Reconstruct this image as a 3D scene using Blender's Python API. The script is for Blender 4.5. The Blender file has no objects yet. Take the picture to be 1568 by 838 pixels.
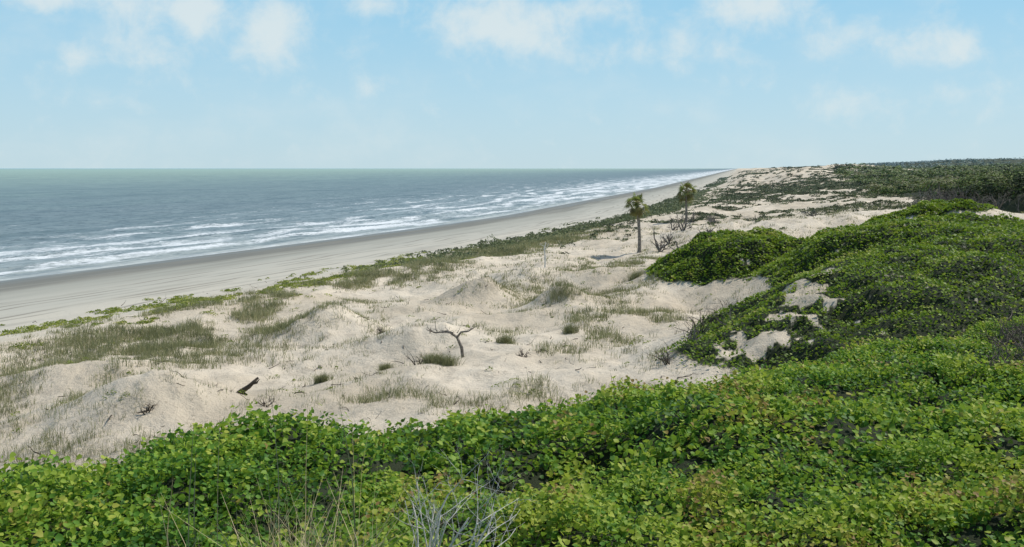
import bpy, math, numpy as np
from mathutils import Vector
rng=np.random.default_rng(7)
scene=bpy.context.scene
# ------------------------------------------------------------ helpers
def sm(a,b,x):
    t=np.clip((x-a)/(b-a),0,1); return t*t*(3-2*t)
def hsh(i,j,s):
    v=np.sin(i*127.1+j*311.7+s*74.7)*43758.5453
    return v-np.floor(v)
def vn(x,y,s=0):
    i=np.floor(x); j=np.floor(y); fx=x-i; fy=y-j
    fx=fx*fx*(3-2*fx); fy=fy*fy*(3-2*fy)
    a=hsh(i,j,s);b=hsh(i+1,j,s);c=hsh(i,j+1,s);d=hsh(i+1,j+1,s)
    return a+(b-a)*fx+(c-a)*fy+(a-b-c+d)*fx*fy
def fbm(x,y,o=4,s=0):
    t=0;am=.5;tot=0
    for k in range(o):
        t=t+am*vn(x*1.0,y*1.0,s+k*3.1); tot+=am; am*=.5
        x,y=(x*1.62-y*1.18),(x*1.18+y*1.62)
    return t/tot
XY=[-3000,0,105,148,177,235,376,602,2580,90000]
XX=[-1266,-96,-55,-38,-27,-6,29,86,541,20650]
def Xs(y):
    return sum(np.interp(y+o,XY,XX) for o in (-24,-12,0,12,24))/5
BZ=[-5000,-100,0,40,46,55,67,78,90,110,150,400,5000]
BH=[-9,-4,0,1.5,2.1,2.6,3.0,4.0,5.5,7,7.5,8,14]
def base(x,y):
    s=x-Xs(y)
    sh=np.interp(y,[0,60,110,200,400],[15,15,0,-5,-10])
    se=s-sh*sm(45,60,s)
    b=sum(np.interp(se+o,BZ,BH) for o in (-4,-2,0,2,4))/5
    b=np.where(s<35,np.interp(s,BZ,BH),b)
    k=sm(42,54,s)
    n=(fbm(x/15,y/19,3,1)-.5)*2.3+(1-np.abs(fbm(x/6,y/7,3,5)-.5)*2-.8)*.75+(fbm(x/1.3,y/1.3,3,9)-.5)*.34
    b=b+k*n*np.interp(y,[0,800,2000],[1,1.5,1.5])
    b=b+sm(300,560,y)*sm(36,60,s)*(1-sm(120,200,s))*(fbm(x/45,y/70,3,15))*7.6
    for (cx,cy,hh,rx,ry) in BUMPS:
        wob=1+.6*(fbm(x/1.6,y/1.6,3,cx)-.5)
        b=b+hh*wob*np.exp(-((x-cx)/rx)**2-((y-cy)/ry)**2)
    return b
BUMPS=[(-2.2,70,1.9,2.3,2.4),(-10.8,57.5,1.7,2.6,2.4),(-14,38.5,1.4,3.0,2.6),(3.2,65,1.1,2.4,2),
       (-5,52,.9,2.2,1.6),(8,80,.8,4,3),(26,118,1.3,10,7),(-8,48,-.4,5,3),(15,96,.6,6,4),(34,150,1.0,10,9),
       (43,100,1.2,6,6),(38,113,.8,9,5),(-20,46,.8,4,2.5),(11,62,-.8,3,4),(1,83,.9,3,2.2)]
MOUNDS=[(25.5,61,4.2,8.2,11,14,1.6,0),(39,64,2.3,12,18,15,1.6,0),(17.2,74,2.9,6.2,5.0,6.5,1.6,0),(19.0,46,3.1,9.2,8,10,1.4,.38),(43,101,.6,6,5,5,1.6,0),(31,46,2.2,12,14,10,1.6,0)]
def mound(m,x,y):
    cx,cy,h,rl,rr,ry,ex,shr=m
    x=x-shr*(y-cy)
    rx=np.where(x<cx,rl,rr)
    q=((x-cx)/rx)**2+((y-cy)/ry)**2
    return np.exp(-(q**ex))
def Yc(x):
    return np.interp(x,[-30,-20,-12,-7,-6.2,-5.2,-3.2,-1.6,1.5,4,7.2,12,17,40],[-14,-5,6,10.2,11.2,13.6,15.4,17,19.8,22.5,26,31,35,38])
def fore(x,y):
    zf=np.interp(y,[-50,0,8,12,16,20,24,30,36,60],[10.5,10.3,8.68,8.1,7.66,7.32,6.9,6.4,6.1,5.9])
    f=np.maximum(0,y-Yc(x)+.8)
    g=zf-.85*f*f/(f+1.6)
    A=sm(5,9,y); L=.40+.6*sm(8,20,x)+.6*sm(2,5,Yc(x)-y)
    return g+A*L*(fbm(x/3.8,y/3.0,2,31)-.5)*1.25+A*(fbm(x/1.1,y/1.1,3,37)-.5)*.6
def parts(x,y):
    b=base(x,y); vm=np.zeros_like(b); add=np.zeros_like(b)
    for i,m in enumerate(MOUNDS):
        e=mound(m,x,y)
        add=add+(e*m[2])**4; vm=np.maximum(vm,e)
    add=add**.25
    lump=((fbm(x/1.7,y/1.7,3,41)-.45)*.85+(fbm(x/5,y/5,2,43)-.5)*1.2)
    vmask=sm(.14,.28,vm+(fbm(x/2.5,y/2.5,3,47)-.5)*.26)
    b2=b+add+lump*vmask
    g=fore(x,y)
    d=g-b2
    h=np.where(d>0,g,b2)
    bare=np.zeros_like(b)
    for (cx,cy,rx,ry) in [(13.2,44,1.2,2.2),(15.4,64,.9,3),(9.6,39.6,2.0,1.8),(13.4,49.5,.6,1.8),(11.6,41.5,.9,1.6),(19,52,.9,.8),(14.8,47,.6,1.4)]:
        bare=np.maximum(bare,np.exp(-((x-cx)/rx)**2-((y-cy)/ry)**2))
    vine=vmask*(1-.95*sm(.42,.7,bare+(fbm(x/.5,y/.5,3,53)-.5)*1.7))
    vine=np.where(d>0,sm(-.2,.6,d+.3),vine)
    return h,vine,d>0
def ground(x,y): return parts(np.asarray(x,float),np.asarray(y,float))[0]
def xf(y): return np.interp(y,[60,110,150,200,250,400,800,1500,3000,90000],[60,54,65,78,92,136,265,465,875,22500])

def mk(name,V,F,mat,attrs={},smooth=False,parent=None,k=None):
    me=bpy.data.meshes.new(name)
    V=np.asarray(V,dtype=np.float32); F=np.asarray(F,dtype=np.int32)
    k=F.shape[1]
    me.vertices.add(len(V)); me.vertices.foreach_set('co',V.ravel())
    me.loops.add(F.size); me.loops.foreach_set('vertex_index',F.ravel())
    me.polygons.add(len(F)); me.polygons.foreach_set('loop_start',np.arange(0,F.size,k,dtype=np.int32))
    try: me.polygons.foreach_set('loop_total',np.full(len(F),k,dtype=np.int32))
    except Exception: pass
    if smooth: me.polygons.foreach_set('use_smooth',np.ones(len(F),dtype=bool))
    for a,d in attrs.items():
        d=np.asarray(d,dtype=np.float32)
        if d.ndim==1:
            at=me.attributes.new(a,'FLOAT','POINT'); at.data.foreach_set('value',d)
        else:
            at=me.attributes.new(a,'FLOAT_VECTOR','POINT'); at.data.foreach_set('vector',d.ravel())
    me.update(calc_edges=True)
    me.materials.append(mat)
    ob=bpy.data.objects.new(name,me); scene.collection.objects.link(ob)
    if parent: ob.parent=parent
    return ob
def polar(ang,r):
    A,R=np.meshgrid(ang,r); x=R*np.sin(A); y=R*np.cos(A)
    nr,na=A.shape
    idx=np.arange(nr*na).reshape(nr,na)
    F=np.stack([idx[:-1,:-1],idx[:-1,1:],idx[1:,1:],idx[1:,:-1]],-1).reshape(-1,4)[:, ::-1]
    return x.ravel(),y.ravel(),F
# ------------------------------------------------------------ node helpers
class NT:
    def __init__(s,name):
        s.m=bpy.data.materials.new(name); s.m.use_nodes=True; s.t=s.m.node_tree; s.t.nodes.clear()
        s.out=s.n('ShaderNodeOutputMaterial')
    def n(s,ty,**kw):
        nd=s.t.nodes.new(ty)
        for k,v in kw.items(): setattr(nd,k,v)
        return nd
    def set(s,sock,v):
        if isinstance(v,bpy.types.NodeSocket): s.t.links.new(v,sock)
        else: sock.default_value=v
    def math(s,op,a,b=0.0,c=None,clamp=False):
        nd=s.n('ShaderNodeMath',operation=op,use_clamp=clamp); s.set(nd.inputs[0],a); s.set(nd.inputs[1],b)
        if c is not None: s.set(nd.inputs[2],c)
        return nd.outputs[0]
    def mapr(s,v,a,b,c=0.0,d=1.0,sm=True):
        nd=s.n('ShaderNodeMapRange'); nd.interpolation_type='SMOOTHSTEP' if sm else 'LINEAR'
        s.set(nd.inputs[0],v)
        for i,q in enumerate((a,b,c,d)): nd.inputs[i+1].default_value=q
        return nd.outputs[0]
    def mix(s,f,a,b,bt='MIX'):
        nd=s.n('ShaderNodeMix',data_type='RGBA',blend_type=bt)
        s.set(nd.inputs[0],f)
        for i,q in ((6,a),(7,b)):
            if isinstance(q,tuple): q=(*q,1.0) if len(q)==3 else q
            s.set(nd.inputs[i],q)
        return nd.outputs[2]
    def attr(s,name,o=2):
        nd=s.n('ShaderNodeAttribute',attribute_name=name); return nd.outputs[o]
    def scale(s,vec,sc):
        nd=s.n('ShaderNodeVectorMath',operation='MULTIPLY'); s.set(nd.inputs[0],vec); nd.inputs[1].default_value=sc
        return nd.outputs[0]
    def noise(s,vec,scale,detail=4,rough=.55,dist=0):
        nd=s.n('ShaderNodeTexNoise'); s.set(nd.inputs['Vector'],vec); nd.inputs['Scale'].default_value=scale
        nd.inputs['Detail'].default_value=detail; nd.inputs['Roughness'].default_value=rough; nd.inputs['Distortion'].default_value=dist
        return nd.outputs[0]
    def pos(s): return s.n('ShaderNodeNewGeometry').outputs['Position']
    def bump(s,h,st,dist=1.0,nrm=None):
        nd=s.n('ShaderNodeBump'); nd.inputs['Strength'].default_value=st; nd.inputs['Distance'].default_value=dist
        s.set(nd.inputs['Height'],h)
        if nrm is not None: s.set(nd.inputs['Normal'],nrm)
        return nd.outputs[0]
    def ramp(s,v,els):
        nd=s.n('ShaderNodeValToRGB'); s.set(nd.inputs[0],v); r=nd.color_ramp
        while len(r.elements)<len(els): r.elements.new(.5)
        for e,(p,c) in zip(r.elements,els): e.position=p; e.color=(*c,1)
        return nd.outputs[0]
    def bsdf(s,col,rough=.7,spec=.3,nrm=None):
        nd=s.n('ShaderNodeBsdfPrincipled')
        if isinstance(col,tuple): col=(*col,1)
        s.set(nd.inputs['Base Color'],col); s.set(nd.inputs['Roughness'],rough); s.set(nd.inputs['Specular IOR Level'],spec)
        if nrm is not None: s.set(nd.inputs['Normal'],nrm)
        return nd.outputs[0]
    def fin(s,sh): s.t.links.new(sh,s.out.inputs[0]); return s.m
def leafmat(name,els,transl=.3,nscale=.5,rough=.55,far=False,spec=.2,tcol=(.32,.45,.04)):
    N=NT(name); r=N.attr('rnd'); p=N.pos()
    n=N.noise(p,nscale,3)
    v=N.math('ADD',r,N.mapr(n,.3,.7,-.18,.18,False),clamp=True)
    c=N.ramp(v,els)
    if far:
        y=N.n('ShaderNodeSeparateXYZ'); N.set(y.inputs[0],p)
        c=N.mix(N.mapr(y.outputs[1],150,2600,0,.88,False),c,(.22,.32,.36))  # distance haze painted into the leaf colour, paler and bluer along Y
    b=N.bsdf(c,rough,spec)
    t=N.n('ShaderNodeBsdfTranslucent'); N.set(t.inputs[0],N.mix(.5,c,tcol,'MIX') if not far else c)
    m=N.n('ShaderNodeMixShader'); m.inputs[0].default_value=transl
    N.t.links.new(b,m.inputs[1]); N.t.links.new(t.outputs[0],m.inputs[2])
    return N.fin(m.outputs[0])
# ------------------------------------------------------------ materials
def sandmat():
    N=NT('sand_terrain'); p=N.pos(); st=N.attr('st',1); s=N.n('ShaderNodeSeparateXYZ'); N.set(s.inputs[0],st)
    S=s.outputs[0]; T=s.outputs[1]; vine=N.attr('vine'); scrub=N.attr('scrub')
    nb=N.noise(p,.12,4); nm=N.noise(p,.9,5); nf=N.noise(p,6,6,.7); nff=N.noise(p,28,4,.7)
    dune=N.mix(N.mapr(nb,.35,.65),(.56,.485,.37),(.70,.62,.495))
    dune=N.mix(N.mapr(nm,.50,.78),dune,(.44,.385,.30))
    dune=N.mix(N.math('MULTIPLY',N.mapr(nf,.56,.68),.6),dune,(.25,.205,.145))
    dune=N.mix(N.math('MULTIPLY',N.mapr(nff,.61,.70),.65),dune,(.16,.13,.09))
    lit=N.math('MULTIPLY',N.mapr(N.noise(p,.28,6,.7),.55,.66),N.mapr(N.noise(p,3.0,5,.75),.42,.6,.1,.75))
    dune=N.mix(N.math('MULTIPLY',lit,.55),dune,(.24,.20,.145))
    stn=N.noise(N.scale(st,(.25,.02,1)),1.0,5,.6)
    ss=N.math('ADD',S,N.mapr(stn,.2,.8,-7,7,False))
    beach=N.ramp(N.mapr(ss,-2,42,0,1,False),[(0,(.175,.175,.155)),(.24,(.18,.178,.152)),(.38,(.33,.33,.285)),(.6,(.44,.43,.37)),(1,(.54,.505,.42))])
    beach=N.mix(N.math('MULTIPLY',N.mapr(N.noise(N.scale(st,(.5,.05,1)),1,5,.65),.50,.66),.45),beach,(.29,.275,.23))
    wob=N.noise(N.scale(st,(0,.03,0)),1,2)
    tr=None
    for off in (25.0,26.8,31.0,32.6,37.0,22.3):
        d=N.math('ABSOLUTE',N.math('SUBTRACT',N.math('ADD',S,N.mapr(wob,.2,.8,-3+off*.02,3,False)),off))
        q=N.mapr(d,.12,.38,1,0); tr=q if tr is None else N.math('MAXIMUM',tr,q)
    tr=N.math('MULTIPLY',tr,N.mapr(N.noise(N.scale(st,(.3,.08,1)),1,3),.42,.55,0,.65))
    beach=N.mix(tr,beach,(.18,.165,.135))
    wr=N.math('MULTIPLY',N.mapr(N.noise(p,2.2,5,.75),.62,.68),N.mapr(S,26,40,0,.8))
    beach=N.mix(wr,beach,(.15,.13,.09))
    f=N.mapr(N.math('ADD',S,N.mapr(nm,.2,.8,-4,4,False)),38,47)
    c=N.mix(f,beach,dune)
    sc=N.math('MULTIPLY',N.mapr(N.math('ADD',scrub,N.mapr(N.noise(p,.5,5,.7),.2,.8,-.5,.5,False)),.35,.75),.7)
    c=N.mix(sc,c,(.20,.19,.125))
    c=N.mix(N.mapr(vine,.3,.8),c,(.025,.035,.014))
    bh=N.math('ADD',N.math('MULTIPLY',nf,.12),N.math('MULTIPLY',nff,.04))
    bh=N.math('ADD',bh,N.math('MULTIPLY',nm,.28))
    bh=N.math('MULTIPLY',bh,N.mapr(S,30,50,.12,1))
    rough=N.mapr(ss,-2,14,.4,.95)
    return N.fin(N.bsdf(c,rough,.3,N.bump(bh,.9,.8)))
def seamat():
    N=NT('sea_water'); st=N.attr('st',1); s=N.n('ShaderNodeSeparateXYZ'); N.set(s.inputs[0],st); S=s.outputs[0]; T=s.outputs[1]; p=N.pos()
    n1=N.noise(N.scale(st,(.02,.004,1)),1,4)
    so=N.math('MULTIPLY',S,-1.0)
    lo=N.math('DIVIDE',N.math('LOGARITHM',N.math('MAXIMUM',so,1.0),10.0),4.6)
    lo=N.math('ADD',lo,N.mapr(n1,.2,.8,-.05,.05,False))
    c=N.ramp(lo,[(0,(.40,.42,.37)),(.22,(.33,.375,.37)),(.33,(.25,.31,.325)),(.44,(.18,.235,.25)),(.54,(.195,.27,.265)),(.66,(.29,.40,.335)),(.82,(.32,.45,.38)),(.91,(.27,.44,.43)),(1,(.18,.40,.47))])  # water colour by distance offshore; far stops lightened as painted haze
    w1=N.noise(N.scale(st,(.22,.035,1)),1,5,.65,.3)
    w2=N.noise(N.scale(st,(.05,.008,1)),1,5,.7,.3)
    w3=N.noise(N.scale(st,(1.0,.22,1)),1,4,.7,.3)
    c=N.mix(N.math('MULTIPLY',N.mapr(w1,.46,.62,0,.6),N.mapr(S,-2500,-300,.3,1)),c,(.085,.13,.15))
    c=N.mix(N.math('MULTIPLY',N.mapr(w2,.48,.66,0,.4),N.mapr(S,-3000,-600,.25,1)),c,(.09,.145,.155))
    c=N.mix(N.math('MULTIPLY',N.mapr(w3,.5,.60,0,.7),N.mapr(S,-500,-80,0,1)),c,(.065,.10,.115))
    warp=N.noise(N.scale(st,(.02,.010,1)),1,4)
    ph=N.math('ADD',S,N.mapr(warp,.2,.8,-14,14,False))
    sn=N.math('POWER',N.math('MULTIPLY_ADD',N.math('SINE',N.math('MULTIPLY',ph,2*math.pi/12.0)),.5,.5),3.0)
    fn=N.noise(N.scale(st,(.40,.09,1)),1,6,.75,.6)
    fine=N.noise(N.scale(st,(1.8,.6,1)),1,5,.8)
    br=N.noise(N.scale(st,(.03,.018,1)),1,3)
    thr=N.ramp(N.mapr(S,-160,0,0,1,False),[(0,(.96,)*3),(.35,(.84,)*3),(.6,(.70,)*3),(.8,(.53,)*3),(.93,(.50,)*3),(1,(.58,)*3)])
    val=N.math('ADD',N.math('MULTIPLY',sn,.22),fn)
    val=N.math('ADD',val,N.mapr(br,.3,.7,-.14,.14,False))
    val=N.math('ADD',val,N.mapr(fine,.25,.75,-.24,.24,False))
    val=N.math('ADD',val,N.mapr(T,220,800,0,.14))
    foam=N.mapr(N.math('SUBTRACT',val,thr),.0,.26,0,.92)
    wc=N.noise(N.scale(st,(.12,.05,1)),1,4,.85)
    far=N.math('MULTIPLY',N.mapr(wc,.70,.75),N.mapr(S,-700,-120,.0,.7))
    foam=N.math('MAXIMUM',foam,far)
    edge=N.mapr(N.math('ADD',S,N.mapr(warp,.2,.8,-3,3,False)),-5,1.0,0,.3)
    foam=N.math('MAXIMUM',foam,edge)
    bh=N.noise(N.scale(st,(.8,.2,1)),1,6,.65); bh2=N.noise(N.scale(st,(.12,.03,1)),1,4,.6)
    h=N.math('ADD',N.math('MULTIPLY',bh,.25),N.math('MULTIPLY',bh2,1.2))
    nr=N.bump(h,.8,1.0)
    w=N.bsdf(c,.45,.22,nr)
    fo=N.bsdf((.72,.76,.78),.8,.2)
    m=N.n('ShaderNodeMixShader'); N.set(m.inputs[0],foam); N.t.links.new(w,m.inputs[1]); N.t.links.new(fo,m.inputs[2])
    return N.fin(m.outputs[0])
SAND=sandmat(); SEA=seamat()
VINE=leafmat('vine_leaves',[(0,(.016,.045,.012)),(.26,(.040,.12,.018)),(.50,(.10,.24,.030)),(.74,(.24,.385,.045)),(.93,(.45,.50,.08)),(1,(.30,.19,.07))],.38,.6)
MVINE=leafmat('dune_vine_leaves',[(0,(.026,.056,.010)),(.33,(.078,.150,.016)),(.58,(.165,.27,.026)),(.85,(.28,.37,.042)),(1,(.37,.34,.10))],.33,.35)
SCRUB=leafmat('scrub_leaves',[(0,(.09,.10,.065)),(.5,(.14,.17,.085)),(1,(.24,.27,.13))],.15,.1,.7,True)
BEACHP=leafmat('beach_plant_leaves',[(0,(.12,.16,.04)),(.5,(.24,.29,.06)),(1,(.42,.42,.11))],.25,.4,.7)
GRASS=leafmat('dune_grass_blades',[(0,(.12,.125,.065)),(.45,(.23,.24,.12)),(.8,(.36,.35,.19)),(1,(.50,.44,.29))],.25,.3,.7,tcol=(.4,.42,.18))
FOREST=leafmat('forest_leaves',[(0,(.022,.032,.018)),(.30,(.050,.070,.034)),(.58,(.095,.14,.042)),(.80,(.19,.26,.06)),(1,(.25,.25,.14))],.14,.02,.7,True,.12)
def simple(name,c1,c2,sc=8,rough=.85):
    N=NT(name); p=N.pos(); n=N.noise(p,sc,5,.6)
    return N.fin(N.bsdf(N.mix(N.mapr(n,.35,.65),c1,c2),rough,.2,N.bump(n,.5,.03)))
DEAD=simple('weathered_wood',(.14,.12,.10),(.30,.26,.22),9)
DARKW=simple('dark_driftwood',(.035,.028,.022),(.10,.08,.06),7)
TANG=simple('woody_vine_stems',(.08,.065,.05),(.20,.165,.13),7)
PALE=simple('bleached_twigs',(.58,.55,.50),(.74,.71,.66),15)
GREYW=simple('grey_shrub_wood',(.10,.09,.08),(.22,.20,.18),3)
TRUNK=simple('palm_trunk_bark',(.15,.13,.11),(.30,.27,.23),6)
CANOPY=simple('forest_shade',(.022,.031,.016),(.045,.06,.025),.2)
PALMF=leafmat('palm_fronds',[(0,(.17,.12,.06)),(.4,(.19,.165,.07)),(.7,(.14,.19,.06)),(1,(.25,.28,.11))],.25,1,.6)
# ------------------------------------------------------------ terrain & sea
def angs(lo,hi):
    a=np.concatenate([np.linspace(lo,-33,90,endpoint=False),np.linspace(-33,33,720,endpoint=False),np.linspace(33,hi,90)])
    return np.radians(a)
r=np.concatenate([np.linspace(1.2,5,20,endpoint=False),5*1.0075**np.arange(0,860),np.array([3400,4000,5000,7000,10000,15000,25000,40000,70000])])
r=np.unique(r)
x,y,F=polar(angs(-80,80),r)
def scrubd(x,y):
    s=x-Xs(y)
    line=np.exp(-((s-np.interp(y,[0,120,400],[48,45,38]))/5)**2)*sm(85,120,y)
    n=fbm(x/7,y/16,4,61)
    inl=sm(46,58,s)*sm(100,180,y)*sm(.42,.62,n+ .10*sm(150,300,y))
    thr=np.clip(line*1.1*sm(.3,.5,fbm(x/4,y/9,3,62)+.1)+inl*.85,0,1)
    return thr*(1-.92*sm(340,480,y)*sm(.25,.45,fbm(x/30,y/60,3,63)))
def grassd(x,y):
    s=x-Xs(y)
    n1=fbm(x/2.2,y/3.2,4,91); n2=fbm(x/8,y/11,3,93)
    D=np.zeros(len(x))+.05
    D+=.85*np.exp(-((s-50)/4.6)**2)*sm(52,64,y)*(1-sm(120,150,y))
    D+=.66*np.exp(-((s-55)/8)**2)*(1-sm(56,66,y))
    for (cx,cy,rx,ry,a) in [(-3,37.5,3.5,2.4,.65),(1.5,38,3,2.2,.65),(7,50,3.4,8,.85),(4,56,3,4,.5),(4,67,3.5,3,.7),(8,73,3,3,.7),(10,85,6,4,.6),(-14,33,5,2.5,.5),
                        (-10,34,3,2,.4),(12,92,7,4,.6),(-2,72,2.4,2.4,.6),(-1,54,2,2,.4),(2.5,47,3,3,.4),(-16,46,5,3,.4),(3,60,2,2,.6),(-10,60,3,3,.3),(5,44,2,3,.5),(0,78,4,4,.5),(7,60,3,4,.5)]:
        D=np.maximum(D,a*np.exp(-((x-cx)/rx)**2-((y-cy)/ry)**2))
    return D*sm(.40,.58,n1*.7+n2*.3)*1.3*(s>41)
h,v,fg=parts(x,y)
s=x-Xs(y); scr=scrubd(x,y)*sm(30,40,s); near=y<150
gd=np.zeros_like(x); gd[near]=grassd(x[near],y[near])
scr=np.maximum(scr,np.clip(gd,0,1)*.5*(1-fg))
terrain=mk('sand_dunes_ground',np.stack([x,y,h],1),F,SAND,{'st':np.stack([s,y,0*y],1),'vine':v,'scrub':scr},True)
r=np.concatenate([30*1.0065**np.arange(0,640),np.geomspace(2000,80000,60)]); r=np.unique(r)
x,y,F=polar(angs(-80,80),r); s=x-Xs(y)
keep=(s[F]<6).any(1)
w=fbm(s/50,y/90,3,71)*16
amp=.26*np.exp(np.clip(s,-3000,0)/140)*sm(0,12,-s)*(1-sm(500,900,y))+.06*(1-sm(300,700,y))*sm(0,10,-s)
z=amp*(np.abs(np.sin(np.pi*(s+w)/13))**.6*-2+1.2+ (fbm(s/3,y/10,3,73)-.5)*2.0)
z=np.where(s>-1,0.0,z)
z=z-np.where(s>3,.5,0)
used=np.unique(F[keep]); mp=-np.ones(len(x),int); mp[used]=np.arange(len(used))
sea=mk('sea',np.stack([x,y,z+.03],1)[used],mp[F[keep]],SEA,{'st':np.stack([s,y,0*y],1)[used]},True)
# ------------------------------------------------------------ leaves
T6=np.array([(0,0,0),(-.42,.18,.10),(-.36,.62,.08),(0,1,-.06),(.36,.62,.08),(.42,.18,.10)])
F6=np.array([(0,5,4,3),(0,3,2,1)])
T4=np.array([(0,0,0),(.42,.45,.05),(0,1,0),(-.42,.45,.05)]); F4=np.array([(0,1,2,3)])
def leaves(name,P,size,tilt,rnd,mat,det=False,parent=None,nbias=None):
    n=len(P); T=T6 if det else T4; Fq=F6 if det else F4
    N=rng.normal(size=(n,3))*np.asarray(tilt).reshape(-1,1); N[:,2]+=1
    if nbias is not None: N+=nbias
    N/=np.linalg.norm(N,axis=1,keepdims=True)
    D=rng.normal(size=(n,3)); D-=N*(D*N).sum(1,keepdims=True); D/=np.linalg.norm(D,axis=1,keepdims=True)
    Sd=np.cross(D,N)
    size=np.asarray(size).reshape(-1,1,1)*np.ones((n,1,1))
    V=P[:,None,:]+size*(T[None,:,0,None]*Sd[:,None]+(T[None,:,1,None]-.5)*D[:,None]+T[None,:,2,None]*N[:,None])
    k=len(T)
    FF=(np.arange(n)[:,None,None]*k+Fq[None]).reshape(-1,4)
    return mk(name,V.reshape(-1,3),FF,mat,{'rnd':np.repeat(rnd,k)},False,parent)
def wedge(n,y0,y1,tan=.62,pw=1.0,xmin=None):
    y=rng.uniform(y0**(pw+1),y1**(pw+1),n)**(1/(pw+1)); x=rng.uniform(-tan,tan,n)*y
    return x,y
def vines(y0,y1,dens,size,sp,tan=.64):
    area=tan*(y1**2-y0**2); n=int(area*dens/sp)
    x,y=wedge(n,y0,y1,tan)
    h,v,fg=parts(x,y); cl=fbm(x/.75,y/.75,3,39); big=fbm(x/2.6,y/2.6,2,36)
    m=fg&(v>rng.uniform(.2,.9,n))&(rng.random(n)<.42+.58*sm(.36,.5,cl))
    x,y,h,cl,big=x[m],y[m],h[m],cl[m],big[m]; n=len(x)
    ch=rng.random(n)**2*.22+.8*np.clip(cl-.45,0,1); cr=rng.random(n)
    X=np.repeat(x,sp)+rng.normal(size=n*sp)*.075; Y=np.repeat(y,sp)+rng.normal(size=n*sp)*.075
    q=rng.random(n*sp)
    hh=parts(X,Y)[0]
    Z=hh+np.repeat(ch,sp)*(.3+.7*q)+q*.10-.03
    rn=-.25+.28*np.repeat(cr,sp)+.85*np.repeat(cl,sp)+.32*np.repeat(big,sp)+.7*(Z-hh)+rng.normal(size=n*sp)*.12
    rn=np.where(rng.random(n*sp)<.014,1.0,np.clip(rn,0,.93))
    return np.stack([X,Y,Z],1),rn,size*rng.uniform(.6,1.25,n*sp)
A=vines(4.2,13,1000,.066,7); B=vines(13,42,410,.092,6)
P=np.concatenate([A[0],B[0]]); R=np.concatenate([A[1],B[1]]); Sz=np.concatenate([A[2],B[2]])
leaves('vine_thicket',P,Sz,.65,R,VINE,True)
pts=[];rr=[]
n=420
sx=rng.uniform(-8,16,n); sy=Yc(sx)-rng.uniform(-.6,9,n)
sh=ground(sx,sy)
for a,b,c in zip(sx,sy,sh):
    L=rng.uniform(.12,.36); dx,dy=rng.normal(size=2)*.12
    for k in range(int(L/.03)):
        t=k*.03/L
        pts.append((a+dx*t+rng.normal()*.06,b+dy*t+rng.normal()*.06,c+L*t+.05)); rr.append(.45+.4*t+rng.normal()*.08)
leaves('vine_shoots',np.array(pts),.075*rng.uniform(.6,1.2,len(pts)),.9,np.clip(rr,0,.95),VINE,True)
n=400000
x=rng.uniform(3,66,n); y=rng.uniform(33,110,n)
ok=(x/y<.68); x,y=x[ok],y[ok]
h,v,fg=parts(x,y); m=(~fg)&(v>rng.uniform(.03,.95,len(x)))
x,y,h=x[m],y[m],h[m]; q=rng.random(len(x))
cl=fbm(x/.6,y/.6,2,81); cb=fbm(x/3.5,y/3.5,2,83)
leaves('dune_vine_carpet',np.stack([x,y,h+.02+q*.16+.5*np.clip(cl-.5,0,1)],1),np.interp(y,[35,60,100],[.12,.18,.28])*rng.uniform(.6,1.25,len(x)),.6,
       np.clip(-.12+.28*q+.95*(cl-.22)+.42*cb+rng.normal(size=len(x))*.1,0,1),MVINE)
# ------------------------------------------------------------ grass
def blades(name,X,Y,H,W,lean,rnd,mat,per=8,spread=.12,seg=False):
    n=len(X)*per
    x=np.repeat(X,per)+rng.normal(size=n)*np.repeat(np.asarray(spread)*np.ones(len(X)),per); y=np.repeat(Y,per)+rng.normal(size=n)*np.repeat(np.asarray(spread)*np.ones(len(X)),per)
    z=ground(x,y)-.02; hh=np.repeat(H,per)*rng.uniform(.5,1.15,n); a=rng.uniform(0,2*np.pi,n); w=np.repeat(W,per)*rng.uniform(.6,1.2,n)
    la=rng.uniform(0,2*np.pi,n); l=hh*np.abs(rng.normal(size=n))*lean
    b=np.stack([x,y,z],1); sd=np.stack([np.cos(a),np.sin(a),0*a],1)*w[:,None]*.5
    mid=b+np.stack([np.cos(la)*l*.3,np.sin(la)*l*.3,hh*.6],1); tip=b+np.stack([np.cos(la)*l,np.sin(la)*l,hh],1)
    V=np.stack([b-sd,b+sd,mid+sd*.8,tip+sd*.15,tip-sd*.15,mid-sd*.8],1).reshape(-1,3)
    FF=(np.arange(n)[:,None,None]*6+np.array([(0,1,2,5),(5,2,3,4)])[None]).reshape(-1,4)
    rn=np.clip(np.repeat(rnd,per)+rng.normal(size=n)*.15,0,1)
    return mk(name,V,FF,mat,{'rnd':np.repeat(rn,6)})
n=180000
x,y=wedge(n,27,150,.62,.4)
s=x-Xs(y); h,v,fg=parts(x,y); D=grassd(x,y)
m=(D>rng.random(len(x)))&(v<.3)&(~fg)
x,y,s,D=x[m],y[m],s[m],D[m]; print('grass clumps',len(x))
green=np.exp(-((s-50)/5)**2)*sm(55,65,y)
blades('dune_grass',x,y,rng.uniform(.2,.66,len(x))*(.5+.5*np.clip(D,0,1)),np.interp(y,[30,60,150],[.014,.026,.07]),.6,np.clip(.42+.2*green+rng.normal(size=len(x))*.2,0,1),GRASS,9,np.interp(y,[30,150],[.13,.3]))
tx=np.array([-2.9,-6.1,-.3,3.3,-5.4,3.0,9.5,-8.5,-3.6]); ty=np.array([43.3,47,50,63.5,55,52,76,44,43.8]); tr=np.array([.42,.2,.3,.8,.3,.3,.6,.25,.3])
X=np.repeat(tx,50)+rng.normal(size=450)*np.repeat(tr,50)*.6; Y=np.repeat(ty,50)+rng.normal(size=450)*np.repeat(tr,50)*.6
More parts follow.
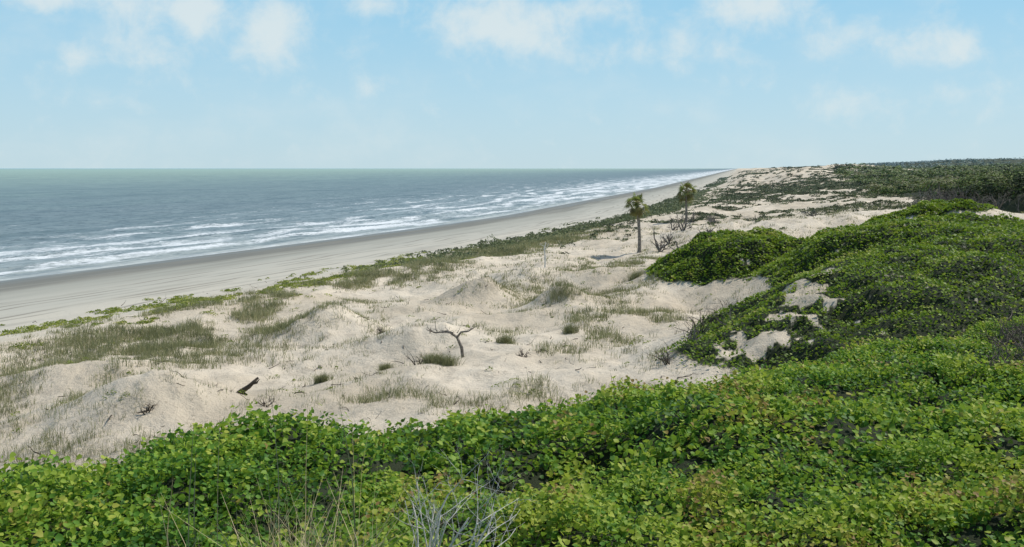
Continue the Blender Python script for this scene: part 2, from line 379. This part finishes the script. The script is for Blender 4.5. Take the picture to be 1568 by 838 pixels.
blades('grass_tussocks',X,Y,np.repeat(.25+tr*.6,50),np.full(450,.018),.9,np.clip(.1+rng.random(450)*.5,0,1),GRASS,10,.08)
def clumps(name,X,Y,Rr,H,per,size,rnd,mat,tilt=.9):
    n=len(X)*per
    a=rng.uniform(0,2*np.pi,n); q=np.sqrt(rng.random(n)); R=np.repeat(Rr,per); Hh=np.repeat(H,per)
    x=np.repeat(X,per)+np.cos(a)*q*R; y=np.repeat(Y,per)+np.sin(a)*q*R
    z=ground(x,y); zz=Hh*np.sqrt(np.clip(1-q*q,0,1))*rng.uniform(.45,1.05,n)
    rn=np.clip(np.repeat(rnd,per)+rng.normal(size=n)*.16+.15*zz/Hh-.05,0,1)
    return leaves(name,np.stack([x,y,z+zz],1),np.repeat(size,per)*rng.uniform(.6,1.3,n),tilt,rn,mat)
n=3800
y=rng.uniform(40,125,n); s=rng.normal(43,3.8,n); x=s+Xs(y)
m=(np.abs(x/y)<.64)&(fbm(x/2.2,y/3.5,3,101)>.50+ .012*(np.abs(s-43)))&(s>35)
x,y=x[m],y[m]
clumps('beach_plants',x,y,rng.uniform(.12,.5,len(x)),rng.uniform(.06,.22,len(x)),30,np.full(len(x),.11),rng.uniform(.2,.9,len(x)),BEACHP)
n=900
x,y=wedge(n,30,100,.62,.5); h,v,fg=parts(x,y); s=x-Xs(y)
m=(v<.1)&(~fg)&(s>44)&(fbm(x/3,y/4,3,105)>.5); x,y=x[m],y[m]
clumps('dune_forbs',x,y,rng.uniform(.08,.35,len(x)),rng.uniform(.05,.2,len(x)),26,np.full(len(x),.07),rng.uniform(0,.5,len(x)),BEACHP)
n=60000
y=rng.uniform(85**.5,1100**.5,n)**2; s=rng.uniform(34,150,n); x=s+Xs(y)
d=scrubd(x,y); m=(d*.9>rng.random(n))&(x<xf(y)+4)&(parts(x,y)[1]<.3)
x,y,s=x[m][:9000],y[m][:9000],s[m][:9000]
k=len(x); big=rng.random(k)<.04
sc=np.interp(y,[85,200,1100],[.8,1.2,3])
linef=np.exp(-((s-44)/6)**2)
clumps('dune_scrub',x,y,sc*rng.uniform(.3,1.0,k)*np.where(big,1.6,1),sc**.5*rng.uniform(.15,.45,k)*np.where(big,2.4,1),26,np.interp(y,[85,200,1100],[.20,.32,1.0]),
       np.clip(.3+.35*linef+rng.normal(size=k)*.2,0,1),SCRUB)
# ------------------------------------------------------------ forest
def topz(x,y):
    o=x-xf(y); g=ground(x,y)
    t=np.interp(y,[90,110,150,190,250,500,1000],[9.4,10.0,10.0,9.2,9.0,9.2,10.3])+np.interp(o,[0,8,15,90,300],[-1.2,0,.4,3.1,5.0])+19*sm(1100,2300,y)*sm(120,420,o)+(fbm(x/16,y/34,3,111)-.5)*4.4
    return g,np.maximum(t,g+.5)
ys=np.geomspace(95,60000,260); os_=np.concatenate([[0],np.geomspace(1.5,3000,90)])
YY,OO=np.meshgrid(ys,os_,indexing='ij'); Xc=xf(YY)+OO+ (fbm(YY/20,YY*0,2,5)-.5)*14*sm(130,200,YY)
gz,tz=topz(Xc.ravel(),YY.ravel()); gz=gz.reshape(Xc.shape); tz=tz.reshape(Xc.shape)
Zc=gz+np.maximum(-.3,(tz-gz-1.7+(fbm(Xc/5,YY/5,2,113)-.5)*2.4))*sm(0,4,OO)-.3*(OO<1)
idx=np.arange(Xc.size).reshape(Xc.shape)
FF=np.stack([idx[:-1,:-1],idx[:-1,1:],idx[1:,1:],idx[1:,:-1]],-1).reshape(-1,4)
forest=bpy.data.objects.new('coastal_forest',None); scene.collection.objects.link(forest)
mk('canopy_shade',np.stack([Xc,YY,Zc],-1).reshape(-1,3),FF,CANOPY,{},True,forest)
def crowns(name,n,y0,y1,pw,o1,rad,per,fs):
    y=(rng.random(n)*(y1**pw-y0**pw)+y0**pw)**(1/pw); o=rng.random(n)**1.4*o1; x=xf(y)+o+(fbm(y/20,y*0,2,5)-.5)*14*sm(130,200,y)
    m=(x/y<.66)&~((fbm(x/9,y/16,3,119)>.60)&(o<45)); x,y=x[m],y[m]; n=len(x)
    R=np.interp(y,*rad)*rng.uniform(.45,1.4,n); g,tz=topz(x,y); H=(tz-g)+rng.normal(size=n)*.5; cr=rng.normal(size=n)*.18+(fbm(x/12,y/26,3,117)-.5)*1.5
    N=n*per; u=rng.normal(size=(N,3)); u[:,2]=np.abs(u[:,2])*1.0-.25; u/=np.linalg.norm(u,axis=1,keepdims=True)
    Rr=np.repeat(R,per)
    rad_=rng.uniform(.72,1.06,N)*(1+.25*np.sin(u[:,0]*7+np.repeat(x,per))*np.cos(u[:,1]*6+u[:,2]*5))
    P=np.stack([np.repeat(x,per)+u[:,0]*Rr*rad_,np.repeat(y,per)+u[:,1]*Rr*rad_,np.repeat(g+H-R*.5,per)+u[:,2]*Rr*rad_*.6],1)
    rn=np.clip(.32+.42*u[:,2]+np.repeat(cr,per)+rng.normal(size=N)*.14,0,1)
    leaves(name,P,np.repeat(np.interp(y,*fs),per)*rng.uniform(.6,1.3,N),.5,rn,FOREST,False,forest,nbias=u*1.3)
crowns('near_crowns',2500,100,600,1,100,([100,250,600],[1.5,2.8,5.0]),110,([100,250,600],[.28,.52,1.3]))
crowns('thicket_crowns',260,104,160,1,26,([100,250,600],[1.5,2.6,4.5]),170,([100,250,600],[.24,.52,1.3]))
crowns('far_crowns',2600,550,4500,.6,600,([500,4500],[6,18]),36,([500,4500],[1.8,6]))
# ------------------------------------------------------------ tubes
class Tubes:
    def __init__(s): s.V=[];s.F=[];s.n=0
    def add(s,pts,rad,k=6):
        pts=np.asarray(pts,float); m=len(pts)
        for i in range(m):
            t=pts[min(i+1,m-1)]-pts[max(i-1,0)]; t/=np.linalg.norm(t)+1e-9
            a=np.cross(t,[.3,.9,.2] if abs(t[2])>.8 else [0,0,1]); a/=np.linalg.norm(a); b=np.cross(t,a)
            for j in range(k):
                an=2*np.pi*j/k; s.V.append(pts[i]+rad[i]*(a*np.cos(an)+b*np.sin(an)))
        for i in range(m-1):
            for j in range(k):
                s.F.append((s.n+i*k+j,s.n+i*k+(j+1)%k,s.n+(i+1)*k+(j+1)%k,s.n+(i+1)*k+j))
        s.F.append(tuple(s.n+(m-1)*k+q for q in (0,1,3,4)))
        s.n+=m*k
    def grow(s,p,d,L,r,depth,wob=.25,nch=3,up=.1,k=6):
        p=np.array(p,float); d=np.array(d,float); d/=np.linalg.norm(d); pts=[p];n=6
        for i in range(n):
            d=d+rng.normal(size=3)*wob*.5+np.array([0,0,up*.3]); d/=np.linalg.norm(d); pts.append(pts[-1]+d*L/n)
        rad=np.linspace(r,r*.35,n+1); s.add(pts,rad,k)
        if depth>0:
            for c in range(nch):
                i=rng.integers(2,n+1); dd=d+rng.normal(size=3)*.8; s.grow(pts[i],dd,L*rng.uniform(.4,.7),rad[i]*.7,depth-1,wob,nch,up,k)
    def mk(s,name,mat,parent=None): return mk(name,np.array(s.V),np.array(s.F),mat,{},True,parent)
def G(x,y): return float(ground(np.array([x]),np.array([y]))[0])
z=G(-10.9,40); t=Tubes()
t.add([(-11.35,40,z-.1),(-11.1,40,z+.12),(-10.7,40.05,z+.38),(-10.35,40.1,z+.72)],[.13,.12,.10,.05]); t.add([(-11.2,40,z+.02),(-10.9,39.95,z+.12),(-10.75,39.9,z+.08)],[.1,.07,.03])
t.add([(-10.55,40.05,z+.5),(-10.4,40.1,z+.52),(-10.3,40.1,z+.66)],[.06,.05,.02])
t.mk('driftwood_log',DARKW)
x0,y0=-2.3,46.5; z=G(x0,y0); t=Tubes()
t.add([(x0,y0,z-.2),(x0-.08,y0,z+.45),(x0-.3,y0,z+.95),(x0-.75,y0+.1,z+1.22),(x0-1.3,y0,z+1.15),(x0-1.75,y0,z+1.3)],[.09,.085,.07,.055,.04,.015])
t.add([(x0-.3,y0,z+.93),(x0-.1,y0-.1,z+1.2),(x0+.25,y0-.1,z+1.25),(x0+.5,y0-.1,z+1.38)],[.06,.05,.035,.012])
for i in range(8): t.grow((x0-.3-.18*i,y0,z+1.15),(rng.normal(),rng.normal(),.4),.5,.024,2,.4,2)
t.grow((x0+.1,y0-.1,z+1.2),(1,0,.2),.7,.03,2)
t.mk('dead_tree',DEAD)
t=Tubes(); x0,y0=2.9,87; z=G(x0,y0)
t.add([(x0,y0,z-.2),(x0+.05,y0,z+1),(x0-.05,y0,z+1.8),(x0+.1,y0,z+2.4)],[.09,.08,.06,.03]); t.grow((x0,y0,z+1.7),(1,0,.8),.6,.04,1); t.grow((x0,y0,z+2),(-1,0,.8),.5,.03,0)
t.mk('dead_tree_trunk',PALE)
def snag(name,x0,y0,hgt,mat,n=3,r=.09,depth=2,wob=.5):
    t=Tubes(); z=G(x0,y0)
    for i in range(n): t.grow((x0+rng.normal()*.2*hgt*.3,y0+rng.normal()*.2,z-.1),(rng.normal()*.5,rng.normal()*.5,1),hgt*rng.uniform(.5,.9),r,depth,wob,3,.1,6)
    t.mk(name,mat)
for (a,b,hh) in [(16.0,107,2.8),(18,106,1.5),(20.5,118,2.3),(27.5,150,2.4),(23,140,2.0),(26,128,2.2),(33,134,1.8),(40,130,1.8),(30,146,2.2),(18,112,2.0),(22,110,1.6),(19.6,104,1.8),(36,122,1.6),(29,138,1.8),(24.5,122,1.8)]: snag('dead_shrub',a,b,hh,GREYW,6)
for (a,b,hh,mm) in [(9.2,47,1.5,DARKW),(7.6,42,1.5,GREYW),(-4.2,44,.8,DARKW),(11.0,51,1.6,DARKW),(-9.5,38,.5,DARKW),(-7,53,.6,DARKW),(.5,45,.6,DARKW),(6.4,40.5,1.0,DARKW),(-13.3,36,.5,DARKW),(8.4,44.5,1.4,DARKW),(9.8,44,1.3,GREYW)]: snag('dead_bush',a,b,hh,mm,8,.026,2)
t=Tubes()
for i in range(340):
    yy=rng.uniform(33,95); xx=rng.uniform(-.5,.18)*yy
    if xx-Xs(np.array(yy))<36: continue
    zz=G(xx,yy); L=rng.uniform(.15,.8); a=rng.uniform(0,6.28)
    t.grow((xx,yy,zz+.02),(math.cos(a),math.sin(a),.12),L,rng.uniform(.008,.025),1 if rng.random()<.4 else 0,.4,2,.0)
t.mk('driftwood_twigs',DARKW)
t=Tubes()
for i in range(70):
    yy=rng.uniform(104,150); xx=xf(yy)+rng.uniform(-5,5)
    z=G(xx,yy)
    for j in range(2): t.grow((xx,yy,z),(rng.normal()*.8-.2,rng.normal()*.6,1),rng.uniform(1.8,3.4),.09,2,.45,3)
t.mk('bare_thicket_branches',GREYW)
t=Tubes()
for i in range(120):
    xx=rng.uniform(11.5,17); yy=xx*1.95+rng.uniform(-1.2,1.2); t.grow((xx,yy,G(xx,yy)+.2),(rng.normal(),rng.normal(),.6),rng.uniform(.5,1.1),.024,2,.5,3,-.02)
t.mk('woody_vine_tangle',TANG)
t=Tubes(); bx,by=-.68,7.4; z=G(bx,by)
for d in [(-.22,0,1),(.0,.1,1),(.25,0,1),(.1,-.1,1),(.9,.1,1),(.5,0,1),(1.3,0,1)]: t.grow((bx,by,z+.05),d,rng.uniform(.75,.98),.015,3,.2,3,.12)
t.mk('bleached_dead_branch',PALE)
blades('dry_grass_clump',np.full(30,-1.5)+rng.normal(size=30)*.28,7.1+rng.normal(size=30)*.15,np.full(30,.76),np.full(30,.007),.7,np.full(30,1.0),simple('dry_straw',(.42,.34,.18),(.60,.51,.33)),16,.08)
sx=rng.uniform(-2.9,-1.2,9); blades('sea_oat_stalks',sx,8.2+rng.normal(size=9)*.6,np.full(9,1.6),np.full(9,.012),.12,np.full(9,1.0),simple('oat_stalk',(.34,.29,.15),(.46,.39,.22)),2,.08)
# ------------------------------------------------------------ palms
def palm(x0,y0,H,lean,seed,cw):
    rg=np.random.default_rng(seed); z=G(x0,y0)
    e=bpy.data.objects.new('palm_tree',None); scene.collection.objects.link(e)
    t=Tubes(); pts=[];rad=[]
    for i in range(26):
        q=i/25; pts.append((x0+lean*q*q+.05*math.sin(q*5),y0,z-.2+q*(H+.2))); rad.append(.19-.04*q+.012*(i%2)+(.08*(1-q)**8))
    t.add(pts,rad,6)
    top=np.array(pts[-1])
    pet=Tubes(); V=[];Fc=[];rn=[]
    for i in range(52):
        a=rg.uniform(0,2*np.pi); el=rg.uniform(-1.3,1.35); dead=el<-.3
        d=np.array([np.cos(a)*np.cos(el),np.sin(a)*np.cos(el),np.sin(el)]); L=cw*rg.uniform(.35,.85)
        hub=top+d*L+np.array([0,0,-.05]); pet.add([top-[0,0,.15],top+d*L*.5+[0,0,.05],hub],[.025,.02,.012])
        side=np.cross(d,[0,0,1]); side/=np.linalg.norm(side)+1e-6; nn=np.cross(side,d)
        roll=rg.normal()*.5; side,nn=side*np.cos(roll)+nn*np.sin(roll),nn*np.cos(roll)-side*np.sin(roll)
        c=rg.uniform(.0,.35) if dead else rg.uniform(.3,1)
        for j in range(13):
            th=(j-6)/6*1.4; dd=d*np.cos(th)+side*np.sin(th); pl=np.cross(dd,nn)
            SL=cw*.62*rg.uniform(.75,1.05)*(1-.25*abs(th)/1.5); w=.03*cw
            m1=hub+dd*SL*.55+nn*.04; tp=hub+dd*SL+np.array([0,0,-SL*(.35 if not dead else .5)])
            b=len(V); V+= [hub,m1+pl*w,tp,m1-pl*w]; Fc.append((b,b+1,b+2,b+3)); rn+=[c+rg.normal()*.05]*4
    t.mk('trunk',TRUNK,e); pet.mk('petioles',PALMF,e); mk('fronds',np.array(V),np.array(Fc),PALMF,{'rnd':np.clip(rn,0,1)},False,e)
palm(14.1,109,5.3,-.15,3,1.3)
palm(27.6,156,5.2,.1,5,1.65)
# ------------------------------------------------------------ world
AZ,EL=math.radians(62),math.radians(50)
wd=bpy.data.worlds.new('sky'); scene.world=wd; wd.use_nodes=True; nt=wd.node_tree; nt.nodes.clear()
class WN(NT):
    def __init__(s,t): s.t=t
W=WN(nt)
sky=W.n('ShaderNodeTexSky',sky_type='NISHITA'); sky.sun_disc=False; sky.sun_elevation=EL; sky.sun_rotation=AZ
sky.air_density=1.0; sky.dust_density=.6; sky.ozone_density=2.0
tc=W.n('ShaderNodeTexCoord').outputs['Generated']
sp=W.n('ShaderNodeSeparateXYZ'); W.set(sp.inputs[0],tc)
az=W.math('ARCTAN2',sp.outputs[0],sp.outputs[1]); el=W.math('ARCSINE',sp.outputs[2])
cv=W.n('ShaderNodeCombineXYZ'); W.set(cv.inputs[0],az); W.set(cv.inputs[1],el)
blobs=[(80,2,75,16,.7),(245,8,70,26,.9),(225,88,55,34,.6),(300,35,26,34,.55),(412,52,52,48,1.1),(118,86,24,22,.8),(572,8,40,20,.8),(745,30,80,40,1.1),(820,62,40,28,.7),(900,15,60,22,.6),(915,80,35,26,.5),
       (1155,10,80,26,1.0),(1060,72,95,30,.6),(1415,75,60,36,.6),(1290,60,42,24,.5),(1290,152,48,22,.5),(1470,80,26,24,.6),(570,130,34,22,.45),(130,150,30,14,.42),(1540,130,32,14,.42),(1450,140,24,14,.4),(480,140,30,14,.35)]
tot=None
for (u,v,a,b,k) in blobs:
    ca=math.atan((u-784)/1506); ce=math.atan((258-v)/1506*math.cos(ca))
    dx=W.math('MULTIPLY',W.math('SUBTRACT',az,ca),1506/a); dy=W.math('MULTIPLY',W.math('SUBTRACT',el,ce),1506/b)
    q=W.math('ADD',W.math('MULTIPLY',dx,dx),W.math('MULTIPLY',dy,dy))
    g=W.math('MULTIPLY',W.math('EXPONENT',W.math('MULTIPLY',q,-.8)),k)
    tot=g if tot is None else W.math('ADD',tot,g)
n=W.noise(cv.outputs[0],28,7,.6,.2); n0=W.noise(W.scale(cv.outputs[0],(1,2.2,1)),6,5,.55)
val=W.math('ADD',tot,W.mapr(n,.25,.75,-.5,.5,False))
dens=W.math('MULTIPLY',W.mapr(val,.0,1.15),.78)
wis=W.math('MULTIPLY',W.mapr(n0,.42,.72),.26)
dens=W.math('MAXIMUM',dens,W.math('MULTIPLY',wis,W.mapr(n,.35,.62,.3,1)))
low=W.ramp(W.mapr(el,0,math.radians(12),0,1,False),[(0,(.55,.73,.81)),(.35,(.46,.70,.84)),(1,(.27,.61,.86))])
low=W.mix(1.0,low,(10,10,10),'MULTIPLY')
tint=W.mix(W.mapr(el,math.radians(8),math.radians(40),.9,0.0),sky.outputs[0],low)
c=W.mix(dens,tint,(7.6,8.25,8.25))
bg=W.n('ShaderNodeBackground'); W.set(bg.inputs[0],c); bg.inputs[1].default_value=.1
o=W.n('ShaderNodeOutputWorld'); nt.links.new(bg.outputs[0],o.inputs[0])
L=bpy.data.lights.new('sun','SUN'); L.energy=4.1; L.angle=math.radians(.5); L.color=(1,.945,.86)
lo=bpy.data.objects.new('sun',L); scene.collection.objects.link(lo)
sd=Vector((math.cos(EL)*math.sin(AZ),math.cos(EL)*math.cos(AZ),math.sin(EL)))
lo.rotation_euler=(-sd).to_track_quat('-Z','Y').to_euler(); lo.location=(0,0,100)
cam=bpy.data.cameras.new('camera'); co=bpy.data.objects.new('camera',cam); scene.collection.objects.link(co)
cam.sensor_width=36; cam.lens=36*1506/1568; cam.shift_y=-161/1568; cam.clip_start=.1; cam.clip_end=200000
co.location=(0,0,12); co.rotation_euler=(math.radians(90),0,0)
scene.camera=co
scene.view_settings.view_transform='Standard'; scene.view_settings.look='None'; scene.view_settings.exposure=0
